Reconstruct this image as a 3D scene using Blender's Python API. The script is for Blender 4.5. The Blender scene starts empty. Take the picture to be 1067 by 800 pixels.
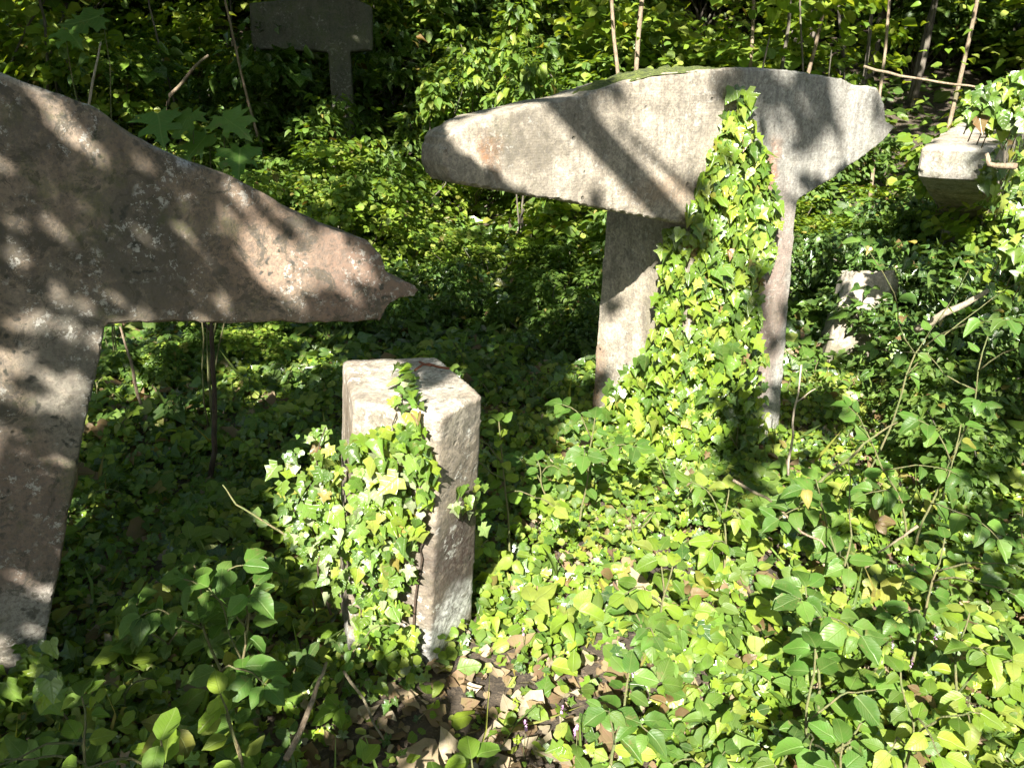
import bpy, bmesh, math, random
import numpy as np
from mathutils import Vector, Matrix, noise
from mathutils.bvhtree import BVHTree

random.seed(7); RNG = np.random.default_rng(7)
R = math.radians
sc = bpy.context.scene
C = sc.collection

# ------------------------------------------------------------------ camera, world, sun, exposure
CAM = Vector((0, 0, 1.6)); PITCH = R(20.0); FPX = 837.0
cd = bpy.data.cameras.new('camera'); cam = bpy.data.objects.new('camera', cd); C.objects.link(cam)
cam.location = CAM; cam.rotation_euler = (R(90) - PITCH, 0, 0)
cd.sensor_width = 36; cd.lens = 36 * FPX / 1067; cd.clip_start = .05; cd.clip_end = 500
sc.camera = cam

SUN_EL = R(38); SUN_H = Vector((.2, .98, 0)).normalized()          # horizontal travel of the light
SUNV = Vector((-SUN_H.x * math.cos(SUN_EL), -SUN_H.y * math.cos(SUN_EL), math.sin(SUN_EL)))  # towards the sun
w = bpy.data.worlds.new("World"); sc.world = w; w.use_nodes = True
nt = w.node_tree; sky = nt.nodes.new('ShaderNodeTexSky'); sky.sky_type = 'NISHITA'; sky.sun_disc = False
sky.sun_elevation = SUN_EL; sky.sun_rotation = math.atan2(SUNV.x, SUNV.y)
bg = nt.nodes['Background']; nt.links.new(sky.outputs[0], bg.inputs[0]); bg.inputs[1].default_value = .062
ld = bpy.data.lights.new('sun', 'SUN'); ld.energy = 5.0; ld.angle = R(.53); ld.color = (1, .95, .86)
sun = bpy.data.objects.new('sun', ld); C.objects.link(sun)
sun.rotation_euler = SUNV.to_track_quat('Z', 'Y').to_euler(); sun.location = (-2, -8, 8)
sc.view_settings.view_transform = 'Standard'; sc.view_settings.look = 'None'
sc.view_settings.gamma = 1; sc.view_settings.use_curve_mapping = False
sc.view_settings.exposure = 2.18
try:
    sc.cycles.max_bounces = 6; sc.cycles.diffuse_bounces = 3; sc.cycles.glossy_bounces = 2
    sc.cycles.transmission_bounces = 3; sc.cycles.use_denoising = True
    sc.cycles.sample_clamp_indirect = 4
except Exception: pass

# ------------------------------------------------------------------ helpers
SP, CP = math.sin(PITCH), math.cos(PITCH)
def pix_dir(px, py):
    a = (px - 533.5) / FPX; b = -(py - 400) / FPX
    return Vector((a, CP + b * SP, -SP + b * CP))
def project(p):
    d = Vector(p) - CAM
    zc = d.y * CP - d.z * SP
    if zc < .05: return None
    up = d.y * SP + d.z * CP
    return (533.5 + FPX * d.x / zc, 400 - FPX * up / zc, zc)
def on_z(px, py, z):
    d = pix_dir(px, py); t = (z - CAM.z) / d.z
    return CAM + d * t
def on_y(px, py, y):
    d = pix_dir(px, py); return CAM + d * (y / d.y)
def tag(o, label, cat, group=None, kind=None):
    if label: o['label'] = label
    if cat: o['category'] = cat
    if group: o['group'] = group
    if kind: o['kind'] = kind
    return o
def empty(name, loc, label, cat, group=None, rz=0):
    o = bpy.data.objects.new(name, None); C.objects.link(o); o.location = loc; o.rotation_euler = (0, 0, rz)
    o.empty_display_size = .1
    return tag(o, label, cat, group)
def link(name, me, mat, parent=None):
    o = bpy.data.objects.new(name, me); C.objects.link(o)
    if mat is not None and not me.materials: me.materials.append(mat)
    if parent is not None: o.parent = parent
    return o
def copy_tree(root, loc, rz=0, sc_=1, label=None, group=None):
    r = root.copy(); C.objects.link(r); r.location = loc; r.rotation_euler = (0, 0, rz); r.scale = (sc_,) * 3
    if label: r['label'] = label
    if group: r['group'] = group
    for ch in list(root.children):
        c = ch.copy(); C.objects.link(c); c.parent = r
    return r
def fb(x, y, s=1.0, o=3, seed=0.0):
    return noise.fractal(Vector((x * s + seed, y * s - seed * .7, seed)), 1.0, 2.0, o)

def ground_z(x, y):
    z = 0.0
    if y > 3.4: z += .10 * (y - 3.4)
    if y > 7: z += .10 * (y - 7)
    if y > 11: z += .22 * (y - 11)
    if y > 19: z += .25 * (y - 19)
    if y < 0: z += -.03 * y
    z += .05 * math.sin(x * 1.3 + y * .7) * min(1, max(0, (y - 3) / 3))
    if x > 2.2: z += .10 * (x - 2.2)
    if x < -3: z += .10 * (-3 - x)
    return z + .02 * fb(x, y, 1.7)

# ------------------------------------------------------------------ node helpers
class N:
    def __init__(s, name):
        s.m = bpy.data.materials.new(name); s.m.use_nodes = True; s.t = s.m.node_tree
        s.b = s.t.nodes['Principled BSDF']; s.out = s.t.nodes['Material Output']
    def n(s, typ, **kw):
        x = s.t.nodes.new(typ)
        for k, v in kw.items(): setattr(x, k, v)
        return x
    def l(s, a, b): s.t.links.new(a, b)
    def noise(s, vec, scale, detail=4, rough=.6, dist=0):
        x = s.n('ShaderNodeTexNoise'); x.inputs['Scale'].default_value = scale
        x.inputs['Detail'].default_value = detail; x.inputs['Roughness'].default_value = rough
        x.inputs['Distortion'].default_value = dist
        s.l(vec, x.inputs['Vector']); return x.outputs['Fac']
    def ramp(s, fac, lo, hi, a=0., b=1.):
        x = s.n('ShaderNodeMapRange'); x.inputs['From Min'].default_value = lo; x.inputs['From Max'].default_value = hi
        x.inputs['To Min'].default_value = a; x.inputs['To Max'].default_value = b; x.interpolation_type = 'SMOOTHSTEP'
        s.l(fac, x.inputs['Value']); return x.outputs[0]
    def math(s, op, a, b=None, c=None):
        x = s.n('ShaderNodeMath', operation=op)
        for i, v in enumerate((a, b, c)):
            if v is None: continue
            if isinstance(v, (int, float)): x.inputs[i].default_value = v
            else: s.l(v, x.inputs[i])
        return x.outputs[0]
    def mix(s, fac, a, b, typ='MIX'):
        x = s.n('ShaderNodeMix', data_type='RGBA', blend_type=typ)
        if isinstance(fac, (int, float)): x.inputs[0].default_value = fac
        else: s.l(fac, x.inputs[0])
        for i, v in ((6, a), (7, b)):
            if isinstance(v, (tuple, list)): x.inputs[i].default_value = (*v[:3], 1)
            else: s.l(v, x.inputs[i])
        return x.outputs[2]
    def mapping(s, vec, scale=(1, 1, 1), loc=(0, 0, 0)):
        x = s.n('ShaderNodeMapping'); x.inputs['Scale'].default_value = scale; x.inputs['Location'].default_value = loc
        s.l(vec, x.inputs['Vector']); return x.outputs[0]
    def bump(s, h, dist, strength=1, prev=None):
        x = s.n('ShaderNodeBump'); x.inputs['Distance'].default_value = dist; x.inputs['Strength'].default_value = strength
        s.l(h, x.inputs['Height'])
        if prev is not None: s.l(prev, x.inputs['Normal'])
        return x.outputs[0]

def leaf_mat(name, gloss=.4, trans=.35, spec=.5, vein=1.0, side=7.0):
    k = N(name)
    at = k.n('ShaderNodeAttribute'); at.attribute_name = 'col'
    uv = k.n('ShaderNodeUVMap'); sp = k.n('ShaderNodeSeparateXYZ'); k.l(uv.outputs[0], sp.inputs[0])
    u = k.math('ABSOLUTE', k.math('SUBTRACT', sp.outputs[0], .5))
    mid = k.ramp(u, .0, .035, 1, 0)
    s = k.math('SUBTRACT', k.math('MULTIPLY', sp.outputs[1], side), k.math('MULTIPLY', u, side * .9))
    fr = k.math('ABSOLUTE', k.math('SUBTRACT', k.math('FRACT', s), .5))
    sv = k.ramp(fr, .38, .5, 0, 1)
    v = k.math('MAXIMUM', k.math('MULTIPLY', mid, .8), k.math('MULTIPLY', sv, .35))
    geo = k.n('ShaderNodeNewGeometry')
    nz = k.noise(geo.outputs['Position'], 45, 3)
    col = k.mix(k.ramp(nz, .3, .75, 0, .35), at.outputs['Color'], (.10, .13, .03))
    nb = k.noise(geo.outputs['Position'], 22, 5, .75)
    col = k.mix(k.ramp(nb, .60, .66, 0, .55), col, (.16, .13, .05))
    col = k.mix(k.math('MULTIPLY', v, .3 * vein), col, (.28, .36, .12))
    k.l(col, k.b.inputs['Base Color']); 
    k.l(k.ramp(nz, .3, .7, gloss - .08, gloss + .15), k.b.inputs['Roughness'])
    k.b.inputs['Specular IOR Level'].default_value = spec
    hgt = k.math('ADD', k.math('MULTIPLY', v, -1.0), k.math('MULTIPLY', nz, .5))
    bp = k.bump(hgt, .0016, .8); k.l(bp, k.b.inputs['Normal'])
    tr = k.n('ShaderNodeBsdfTranslucent')
    tc = k.mix(1.0, col, (1.9, 1.75, .55), 'MULTIPLY'); k.l(tc, tr.inputs['Color'])
    mx = k.n('ShaderNodeMixShader'); mx.inputs[0].default_value = trans
    k.l(k.b.outputs[0], mx.inputs[1]); k.l(tr.outputs[0], mx.inputs[2]); k.l(mx.outputs[0], k.out.inputs[0])
    return k.m
M_IVY = leaf_mat('ivy_leaf', .27, .28, .6, .8, 4)
M_LEAF = leaf_mat('green_leaf', .45, .42, .4, 1.0, 8)
M_CANOPY = leaf_mat('canopy_leaf', .5, .25, .4, .5, 8)
M_DRY = leaf_mat('dry_leaf', .7, .15, .2, .3, 7)

def bark_mat(name, c1, c2, scale=1.0):
    k = N(name); tc = k.n('ShaderNodeTexCoord')
    v = k.mapping(tc.outputs['Object'], (12 * scale, 12 * scale, 3 * scale))
    a = k.noise(v, 1.5, 6, .7); b = k.noise(tc.outputs['Object'], 3, 3)
    col = k.mix(k.ramp(a, .3, .7), c1, c2); col = k.mix(k.ramp(b, .5, .7, 0, .6), col, (.06, .09, .03))
    k.l(col, k.b.inputs['Base Color']); k.b.inputs['Roughness'].default_value = .9
    k.l(k.bump(a, .02), k.b.inputs['Normal']); return k.m
M_BARK = bark_mat('bark', (.05, .04, .03), (.16, .14, .11))
M_TWIG = bark_mat('twig', (.16, .11, .07), (.33, .26, .18), 3)
M_PALE = bark_mat('pale_stick', (.30, .25, .18), (.5, .42, .32), 3)
M_DARKTWIG = bark_mat('dark_twig', (.04, .03, .02), (.10, .06, .04), 3)
M_STEM = bark_mat('green_stem', (.10, .14, .04), (.18, .14, .07), 3)

# concrete
def concrete(name, base=(.34, .31, .26), cool=(.25, .26, .25), stains_and_shading=(), boards=0.0, speck=.5, white=.2, grain=1.0, seam=None, moss=.25):
    k = N(name); tc = k.n('ShaderNodeTexCoord'); P = tc.outputs['Object']
    big = k.noise(P, 2.3, 5, .6, .3); mid = k.noise(P, 9, 6, .7, .4); fine = k.noise(P, 70, 5, .75)
    streak = k.noise(k.mapping(P, (11, 11, .9)), 1.6, 5, .65, .3)
    col = k.mix(k.ramp(big, .42, .58), base, cool)
    col = k.mix(k.ramp(streak, .46, .60, 0, .65), col, tuple(c * .55 for c in base))
    col = k.mix(k.ramp(mid, .50, .62, 0, .35), col, tuple(min(1, c * 1.5) for c in base))
    col = k.mix(k.ramp(mid, .36, .47, .45, 0), col, (.12, .11, .085))
    sx = k.n('ShaderNodeSeparateXYZ'); k.l(P, sx.inputs[0])
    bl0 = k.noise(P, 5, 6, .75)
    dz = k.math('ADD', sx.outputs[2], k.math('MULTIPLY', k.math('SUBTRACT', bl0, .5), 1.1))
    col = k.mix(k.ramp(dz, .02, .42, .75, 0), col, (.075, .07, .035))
    if seam is not None:      # a second tone: mask on one side of x = a + b z
        a, b, wd, sc2, f = seam
        e = k.math('SUBTRACT', sx.outputs[0], k.math('ADD', k.math('MULTIPLY', sx.outputs[2], b), a))
        e = k.math('ADD', e, k.math('MULTIPLY', k.math('SUBTRACT', mid, .5), .05))
        col = k.mix(k.ramp(e, -wd, wd, 0, f), col, k.mix(k.ramp(streak, .35, .65), sc2, tuple(c * .65 for c in sc2)))
    wn = k.n('ShaderNodeTexNoise'); wn.inputs['Scale'].default_value = 7; wn.inputs['Detail'].default_value = 5
    k.l(P, wn.inputs['Vector'])
    wv = k.n('ShaderNodeVectorMath', operation='MULTIPLY_ADD'); k.l(wn.outputs['Color'], wv.inputs[0])
    wv.inputs[1].default_value = (.22, .22, .22); 
    sub = k.n('ShaderNodeVectorMath', operation='SUBTRACT'); k.l(P, sub.inputs[0]); sub.inputs[1].default_value = (.11, .11, .11)
    k.l(sub.outputs[0], wv.inputs[2])
    for (c, s, colr, f) in stains_and_shading:
        mp = k.n('ShaderNodeMapping'); mp.vector_type = 'TEXTURE'
        mp.inputs['Location'].default_value = c; mp.inputs['Scale'].default_value = s
        k.l(wv.outputs[0], mp.inputs['Vector'])
        ln = k.n('ShaderNodeVectorMath', operation='LENGTH'); k.l(mp.outputs[0], ln.inputs[0])
        mk = k.ramp(ln.outputs['Value'], .45, 1.1, f, 0)
        mk = k.math('MULTIPLY', mk, k.ramp(fine, .3, .6, .65, 1))
        col = k.mix(mk, col, colr)
    bl = k.noise(wv.outputs[0], 10, 8, .78, .6)
    col = k.mix(k.ramp(bl, .51, .57, 0, speck * .85), col, (.075, .068, .05))
    pk = k.noise(P, 24, 6, .8)
    col = k.mix(k.ramp(pk, .54, .62, 0, .25), col, tuple(min(1, c * 1.5) for c in base))
    pp2 = k.noise(P, 120, 3, .8)
    col = k.mix(k.ramp(pp2, .55, .63, 0, .4), col, (.07, .06, .05))
    # lichen: dark spots, pale spots
    vo = k.n('ShaderNodeTexVoronoi'); vo.inputs['Scale'].default_value = 26; k.l(wv.outputs[0], vo.inputs['Vector'])
    m1 = k.math('MULTIPLY', k.ramp(vo.outputs['Distance'], .12, .30, 1, 0), k.ramp(k.noise(P, 3.4, 3), .46, .54))
    col = k.mix(k.math('MULTIPLY', m1, speck), col, (.045, .045, .035))
    m2 = k.math('MULTIPLY', k.ramp(k.noise(P, 34, 5, .8), .55, .58), k.ramp(k.noise(P, 5.3, 3), .48, .56))
    col = k.mix(k.math('MULTIPLY', m2, white), col, (.66, .66, .6))
    m3 = k.ramp(k.noise(P, 4.1, 6, .75), .52, .62, 0, moss)
    col = k.mix(m3, col, (.07, .09, .03))
    vh = k.n('ShaderNodeTexVoronoi'); vh.inputs['Scale'].default_value = 13; k.l(P, vh.inputs['Vector'])
    hole = k.math('MULTIPLY', k.ramp(vh.outputs['Distance'], .05, .13, 1, 0), k.ramp(k.noise(P, 2.9, 2), .5, .56))
    col = k.mix(k.math('MULTIPLY', hole, .6), col, (.06, .055, .045))
    col = k.mix(k.ramp(fine, .40, .56, .5, 0), col, (.10, .09, .08))
    k.l(col, k.b.inputs['Base Color']); k.b.inputs['Roughness'].default_value = .92
    k.b.inputs['Specular IOR Level'].default_value = .25
    h = k.math('ADD', k.math('MULTIPLY', fine, .6 * grain), k.math('MULTIPLY', mid, .8))
    h = k.math('SUBTRACT', h, k.math('MULTIPLY', hole, 1.3))
    if boards:
        wz = k.math('MULTIPLY', k.math('ADD', sx.outputs[2], k.math('MULTIPLY', big, .02)), 2 * math.pi / .0095)
        h = k.math('ADD', h, k.math('MULTIPLY', k.math('SINE', wz), boards * .022))
    h = k.math('ADD', h, k.math('MULTIPLY', pk, .5))
    k.l(k.bump(h, .008, .6), k.b.inputs['Normal'])
    return k.m

# ------------------------------------------------------------------ leaf templates  (verts, tris, uv)
def half_mirror(mid, right, tris_r, fold=.15, droop=.15):
    """mid: midrib points, right: right-hand points; tris on indices mid then right"""
    v = [(x, y) for x, y in mid] + [(x, y) for x, y in right] + [(-x, y) for x, y in right]
    nm, nr = len(mid), len(right); t = list(tris_r)
    mp = lambda i: i if i < nm else i + nr
    t += [(mp(a), mp(c), mp(b)) for a, b, c in tris_r]
    V = [(x, y, fold * abs(x) * 1.6 - droop * y * y - .5 * fold * x * x) for x, y in v]
    UV = [(x * 1.0 + .5, y) for x, y in v]
    return np.array(V, float), np.array(t, int), np.array(UV, float)
T_IVY = half_mirror([(0, .06), (0, .42), (0, 1)], [(.2, -.1), (.44, .07), (.27, .27), (.52, .44), (.22, .6)],
                    [(0, 3, 4), (0, 4, 5), (0, 5, 1), (1, 5, 6), (1, 6, 7), (1, 7, 2)], .22, .22)
T_IVY2 = half_mirror([(0, .1), (0, .4), (0, 1)], [(.16, -.03), (.4, .12), (.40, .3), (.3, .48), (.15, .74)],
                    [(0, 3, 4), (0, 4, 5), (0, 5, 1), (1, 5, 6), (1, 6, 7), (1, 7, 2)], .3, .15)
T_OVAL = half_mirror([(0, 0), (0, .2), (0, .45), (0, .7), (0, 1)], [(.17, .07), (.31, .24), (.35, .46), (.26, .72), (.10, .92)],
                     [(0, 5, 1), (5, 6, 1), (1, 6, 2), (6, 7, 2), (2, 7, 3), (7, 8, 3), (3, 8, 4), (8, 9, 4)], .22, .28)
T_ROUND = half_mirror([(0, 0), (0, .5), (0, .95)], [(.28, .06), (.48, .42), (.34, .82)],
                      [(0, 3, 4), (0, 4, 1), (1, 4, 5), (1, 5, 2)], .18, .1)
T_CAN = half_mirror([(0, 0), (0, 1)], [(.3, .3), (.26, .7)], [(0, 2, 3), (0, 3, 1)], .2, .15)
T_MAPLE = half_mirror([(0, 0), (0, .3), (0, .62), (0, 1.05)],
                      [(.12, -.16), (.28, -.2), (.24, -.04), (.45, .02), (.6, .0), (.5, .14), (.62, .26), (.38, .30), (.26, .36),
                       (.46, .5), (.50, .72), (.34, .62), (.16, .58), (.13, .74), (.2, .84), (.08, .86)],
                      [(0, 4, 5), (0, 5, 6), (0, 6, 1), (1, 6, 7), (1, 7, 9), (7, 8, 9), (1, 9, 11), (9, 10, 11), (1, 11, 12), (1, 12, 16), (12, 13, 16),
                       (13, 15, 16), (13, 14, 15), (1, 16, 2), (2, 16, 17), (2, 17, 19), (17, 18, 19), (2, 19, 3)], .12, .2)
T_BLADE = half_mirror([(0, 0), (0, .5), (0, 1)], [(.03, 0), (.028, .5)], [(0, 3, 4), (0, 4, 1), (1, 4, 2)], .2, .5)

def leaves(name, tpl, pos, nrm, tip, size, col):
    """one mesh of many leaves; tip = direction the leaf points, nrm = up side"""
    V, T, UV = tpl; pos = np.asarray(pos, float); n = len(pos)
    if n == 0: return bpy.data.meshes.new(name)
    nrm = np.asarray(nrm, float); tip = np.asarray(tip, float); size = np.broadcast_to(size, (n,)).reshape(n, 1, 1)
    nrm = nrm / (np.linalg.norm(nrm, axis=1, keepdims=True) + 1e-9)
    tip = tip - nrm * np.sum(tip * nrm, axis=1, keepdims=True); tip = tip / (np.linalg.norm(tip, axis=1, keepdims=True) + 1e-9)
    sd = np.cross(tip, nrm)
    k = len(V)
    wob = 1 + RNG.normal(0, .10, (n, k, 3)) * np.array([1, .4, 0]); curl = RNG.normal(1, .7, (n, 1))
    W = V[None] * wob; Z = V[None, :, 2] * curl + RNG.normal(0, .03, (n, k))
    P = pos[:, None] + size * (W[:, :, 0:1] * sd[:, None] + W[:, :, 1:2] * tip[:, None] + Z[:, :, None] * nrm[:, None])
    me = bpy.data.meshes.new(name)
    me.vertices.add(n * k); me.vertices.foreach_set('co', P.reshape(-1).astype(np.float32))
    F = (T[None] + (np.arange(n) * k)[:, None, None]).reshape(-1, 3); m = len(F)
    me.loops.add(m * 3); me.loops.foreach_set('vertex_index', F.reshape(-1).astype(np.int32))
    me.polygons.add(m); me.polygons.foreach_set('loop_start', (np.arange(m) * 3).astype(np.int32))
    me.polygons.foreach_set('loop_total', np.full(m, 3, np.int32))
    ul = me.uv_layers.new(name='UVMap'); uvs = np.tile(UV[T.reshape(-1)], (n, 1)); ul.data.foreach_set('uv', uvs.reshape(-1).astype(np.float32))
    at = me.attributes.new('col', 'FLOAT_COLOR', 'POINT')
    cc = np.concatenate([np.asarray(col, float), np.ones((n, 1))], 1); at.data.foreach_set('color', np.repeat(cc, k, axis=0).reshape(-1).astype(np.float32))
    me.update(calc_edges=True)
    me.shade_smooth() if hasattr(me, 'shade_smooth') else None
    return me
def join_meshes(name, meshes):
    bm = bmesh.new()
    for m in meshes: bm.from_mesh(m)
    me = bpy.data.meshes.new(name); bm.to_mesh(me); bm.free()
    for m in meshes: bpy.data.meshes.remove(m)
    return me
PAL = np.array([(.055, .115, .018), (.075, .15, .022), (.10, .185, .028), (.12, .20, .035), (.045, .095, .02), (.085, .14, .02)])
def colors(n, pal=PAL, warm=.04, dark=1.0, wf=.5):
    c = pal[RNG.integers(0, len(pal), n)] * RNG.uniform(.75, 1.25, (n, 1)) * dark
    m = RNG.random(n) < warm * wf
    c[m] = np.array([(.24, .19, .05), (.24, .24, .04), (.17, .10, .05)])[RNG.integers(0, 3, m.sum())] * RNG.uniform(.7, 1.2, (m.sum(), 1))
    return c
def rdir(n): 
    a = RNG.uniform(0, 2 * np.pi, n); return np.stack([np.cos(a), np.sin(a), np.zeros(n)], 1)
def tube(name, paths, seg=7, mat=None):
    """paths: list of [(point, radius), ...]"""
    bm = bmesh.new()
    for path in paths:
        rings = []
        for i, (p, r) in enumerate(path):
            p = Vector(p); a = Vector(path[max(0, i - 1)][0]); b = Vector(path[min(len(path) - 1, i + 1)][0])
            d = (b - a).normalized(); s = d.cross(Vector((0, .1, 1)) if abs(d.z) < .9 else Vector((1, 0, 0))).normalized(); u = s.cross(d)
            rings.append([bm.verts.new(p + (s * math.cos(t) + u * math.sin(t)) * r * (1 + .12 * noise.noise(p * 9 + Vector((t, 0, 0)))))
                          for t in [2 * math.pi * q / seg for q in range(seg)]])
        for a, b in zip(rings, rings[1:]):
            for q in range(seg): bm.faces.new((a[q], a[(q + 1) % seg], b[(q + 1) % seg], b[q]))
        bm.faces.new(rings[0][::-1]); bm.faces.new(rings[-1])
    me = bpy.data.meshes.new(name); bm.to_mesh(me); bm.free(); me.shade_smooth()
    if mat: me.materials.append(mat)
    return me
def wob_path(a, b, r0, r1, n=8, amp=.05, sag=0):
    a, b = Vector(a), Vector(b); out = []; sd = random.random() * 50
    for i in range(n + 1):
        t = i / n; p = a.lerp(b, t); L = (b - a).length
        f = math.sin(math.pi * t)
        p += Vector((noise.noise(Vector((sd, t * 2.5, 0))), noise.noise(Vector((0, sd, t * 2.5))), noise.noise(Vector((t * 2.5, 0, sd))))) * amp * L * (.3 + f)
        p.z -= sag * f
        out.append((p, r0 + (r1 - r0) * t))
    return out

# ------------------------------------------------------------------ ground
def build_ground():
    xs = np.concatenate([np.linspace(-60, -8, 14), np.linspace(-7.6, 8, 100), np.linspace(9, 60, 14)])
    ys = np.concatenate([np.linspace(-40, 0, 14), np.linspace(.2, 14, 100), np.linspace(14.6, 70, 24)])
    bm = bmesh.new(); g = [[bm.verts.new((x, y, ground_z(x, y) if y < 26 else ground_z(x, 26) + .12 * (y - 26))) for x in xs] for y in ys]
    for j in range(len(ys) - 1):
        for i in range(len(xs) - 1): bm.faces.new((g[j][i], g[j][i + 1], g[j + 1][i + 1], g[j + 1][i]))
    me = bpy.data.meshes.new('ground'); bm.to_mesh(me); bm.free(); me.shade_smooth()
    k = N('soil'); P = k.n('ShaderNodeNewGeometry').outputs['Position']
    a = k.noise(P, 6, 6, .7); b = k.noise(P, 40, 5, .8)
    col = k.mix(k.ramp(a, .35, .65), (.035, .027, .018), (.10, .075, .05)); col = k.mix(k.ramp(b, .5, .65, 0, .6), col, (.24, .18, .12))
    k.l(col, k.b.inputs['Base Color']); k.b.inputs['Roughness'].default_value = 1
    k.l(k.bump(b, .03), k.b.inputs['Normal'])
    o = link('ground', me, k.m); o['kind'] = 'structure'; return o
GROUND = build_ground()

# ------------------------------------------------------------------ concrete supports
def remesh_prisms(prisms, voxel):
    """prisms: list of (front pts, back pts) in local space -> one voxel mesh"""
    bm = bmesh.new()
    for A, B in prisms:
        n = len(A); va = [bm.verts.new(p) for p in A]; vb = [bm.verts.new(p) for p in B]
        fa = bm.faces.new(va); fbk = bm.faces.new(vb[::-1])
        for i in range(n): bm.faces.new((va[i], vb[i], vb[(i + 1) % n], va[(i + 1) % n]))
    bmesh.ops.recalc_face_normals(bm, faces=bm.faces); bmesh.ops.triangulate(bm, faces=bm.faces)
    me = bpy.data.meshes.new('tmp'); bm.to_mesh(me); bm.free()
    o = bpy.data.objects.new('tmp', me); C.objects.link(o)
    md = o.modifiers.new('r', 'REMESH'); md.mode = 'VOXEL'; md.voxel_size = voxel
    dg = bpy.context.evaluated_depsgraph_get(); dg.update()
    out = bpy.data.meshes.new_from_object(o.evaluated_get(dg))
    bpy.data.objects.remove(o); bpy.data.meshes.remove(me); return out
def weather(me, axes, chip=.016, amp=.0018):
    """axes: face normals of the block; verts whose normal matches none are edges and get chipped"""
    axes = [Vector(a).normalized() for a in axes]
    nn = [v.normal.copy() for v in me.vertices]
    for v, n in zip(me.vertices, nn):
        q = v.co; m = max(n.dot(a) for a in axes); e = min(1, max(0, (.985 - m) / .2))
        d = amp * noise.noise(q * 28) + amp * 1.6 * noise.noise(q * 7 + Vector((3, 1, 2)))
        c = max(0, noise.fractal(q * 16, .8, 2, 4) + .15)
        d -= e * chip * c + e * .003
        v.co = q + n * d
def split_mesh(me, test):
    """faces for which test(centre) is true go to the first mesh, the others to the second"""
    outs = []
    for want in (True, False):
        bm = bmesh.new(); bm.from_mesh(me)
        bmesh.ops.delete(bm, geom=[f for f in bm.faces if test(f.calc_center_median()) != want], context='FACES')
        m = bpy.data.meshes.new('part'); bm.to_mesh(m); bm.free(); m.shade_smooth(); m.set_sharp_from_angle(angle=R(32)); outs.append(m)
    return outs
BVH_V, BVH_F = [], []
def add_bvh(o):
    o_m = Matrix.Translation(o.parent.location) @ o.parent.rotation_euler.to_matrix().to_4x4() if o.parent else Matrix.Identity(4)
    off = len(BVH_V); BVH_V.extend([o_m @ v.co for v in o.data.vertices]); BVH_F.extend([[off + i for i in p.vertices] for p in o.data.polygons])

def plane_pts(pix, origin, phi):
    """pixels -> local (s, z) on the vertical plane through origin with right direction phi"""
    r = Vector((math.cos(phi), math.sin(phi), 0)); b = Vector((-math.sin(phi), math.cos(phi), 0)); out = []
    for px, py in pix:
        d = pix_dir(px, py); t = (origin - CAM).dot(b) / d.dot(b); p = CAM + d * t - origin
        out.append((p.dot(r), p.z))
    return out
def densify(pts, step, jit):
    out = []
    for i, (a, b) in enumerate(zip(pts, pts[1:] + pts[:1])):
        L = math.dist(a, b); n = max(1, int(L / step))
        for q in range(n):
            t = q / n; x = a[0] + (b[0] - a[0]) * t; z = a[1] + (b[1] - a[1]) * t
            j = jit if 0 < q else 0
            out.append((x + j * noise.noise(Vector((x * 14, z * 14, 1))), z + j * noise.noise(Vector((x * 14, z * 14, 7)))))
    return out
def slab(pts, y0, y1, jit=.006, inset=0.0):
    pts = densify(pts, .05, jit)
    cx = sum(p[0] for p in pts) / len(pts)
    return ([(x, y0, z) for x, z in pts], [(x, y1, z) for x, z in pts])

# right support
PHI = R(30)
ORI = Vector((.93, 3.62, 0))
# find the stem's front left corner at px 722 : ray on y-plane
pp = on_y(722, 236, 3.30); ORI = Vector((pp.x, 3.30, 0))
beam = plane_pts([(464, 154), (467, 150), (468, 140), (478, 134), (500, 122), (560, 108), (605, 100), (640, 88), (680, 77), (730, 73), (790, 70), (830, 74), (880, 82), (893, 89), (915, 91),
                  (922, 106), (924, 125), (934, 132), (918, 150), (870, 185), (828, 212), (722, 236), (700, 232), (600, 212), (490, 194), (470, 190), (463, 172)], ORI, PHI)
stemF = plane_pts([(722, 200), (831, 190), (831, 212), (813, 475)], ORI, PHI)
s0 = 0.0; s1 = stemF[2][0]; sb = stemF[3]
D2 = .56
lean = (sb[0] - s1) / (sb[1] - stemF[2][1])      # ds per dz along right edge
print('right support: stem width', s1, 'bottom', sb, 'lean', lean, 'beam z', min(p[1] for p in beam), max(p[1] for p in beam))
zt = 1.22; zb = -.25
def stem_poly(z, l=lean * .8):
    q = l * (z - 1.1)
    return [(s0 + q * .7, 0, z), (s1 + q, 0, z), (s1 - .02 + q, D2, z), (s0 + q * .6 - .03 - (1.1 - z) * .08, D2, z)]
me = remesh_prisms([slab(beam, 0, .2), (stem_poly(zb), stem_poly(zt))], .0095)
weather(me, [(1, 0, 0), (-1, 0, 0), (0, 1, 0), (0, -1, 0), (0, 0, 1), (.2, 0, -1), (-.2, 0, -1)], .011)
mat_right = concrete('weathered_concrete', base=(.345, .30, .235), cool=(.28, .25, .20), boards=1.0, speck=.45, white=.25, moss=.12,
    seam=(.03, .10, .03, (.31, .31, .285), .8),
    stains_and_shading=[((-.93, 0, 1.41), (.07, .5, .10), (.26, .11, .04), .85), ((.42, 0, 1.15), (.05, .5, .28), (.26, .12, .06), .85),
            ((-.15, 0, 1.22), (.2, .5, .08), (.24, .16, .10), .6), ((.5, 0, .7), (.14, .6, .6), (.20, .11, .08), .6),
            ((-.8, 0, 1.42), (.2, .5, .15), (.09, .08, .06), .6), ((.05, .22, .7), (.12, .12, 1.4), (.16, .15, .09), .5), ((0, .58, .25), (.2, .1, .3), (.20, .10, .05), .7)])
sup = empty('concrete_support', ORI, 'pale T-shaped concrete support with a long tapering crossbeam and ivy climbing its front', 'concrete support', rz=PHI)
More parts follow.
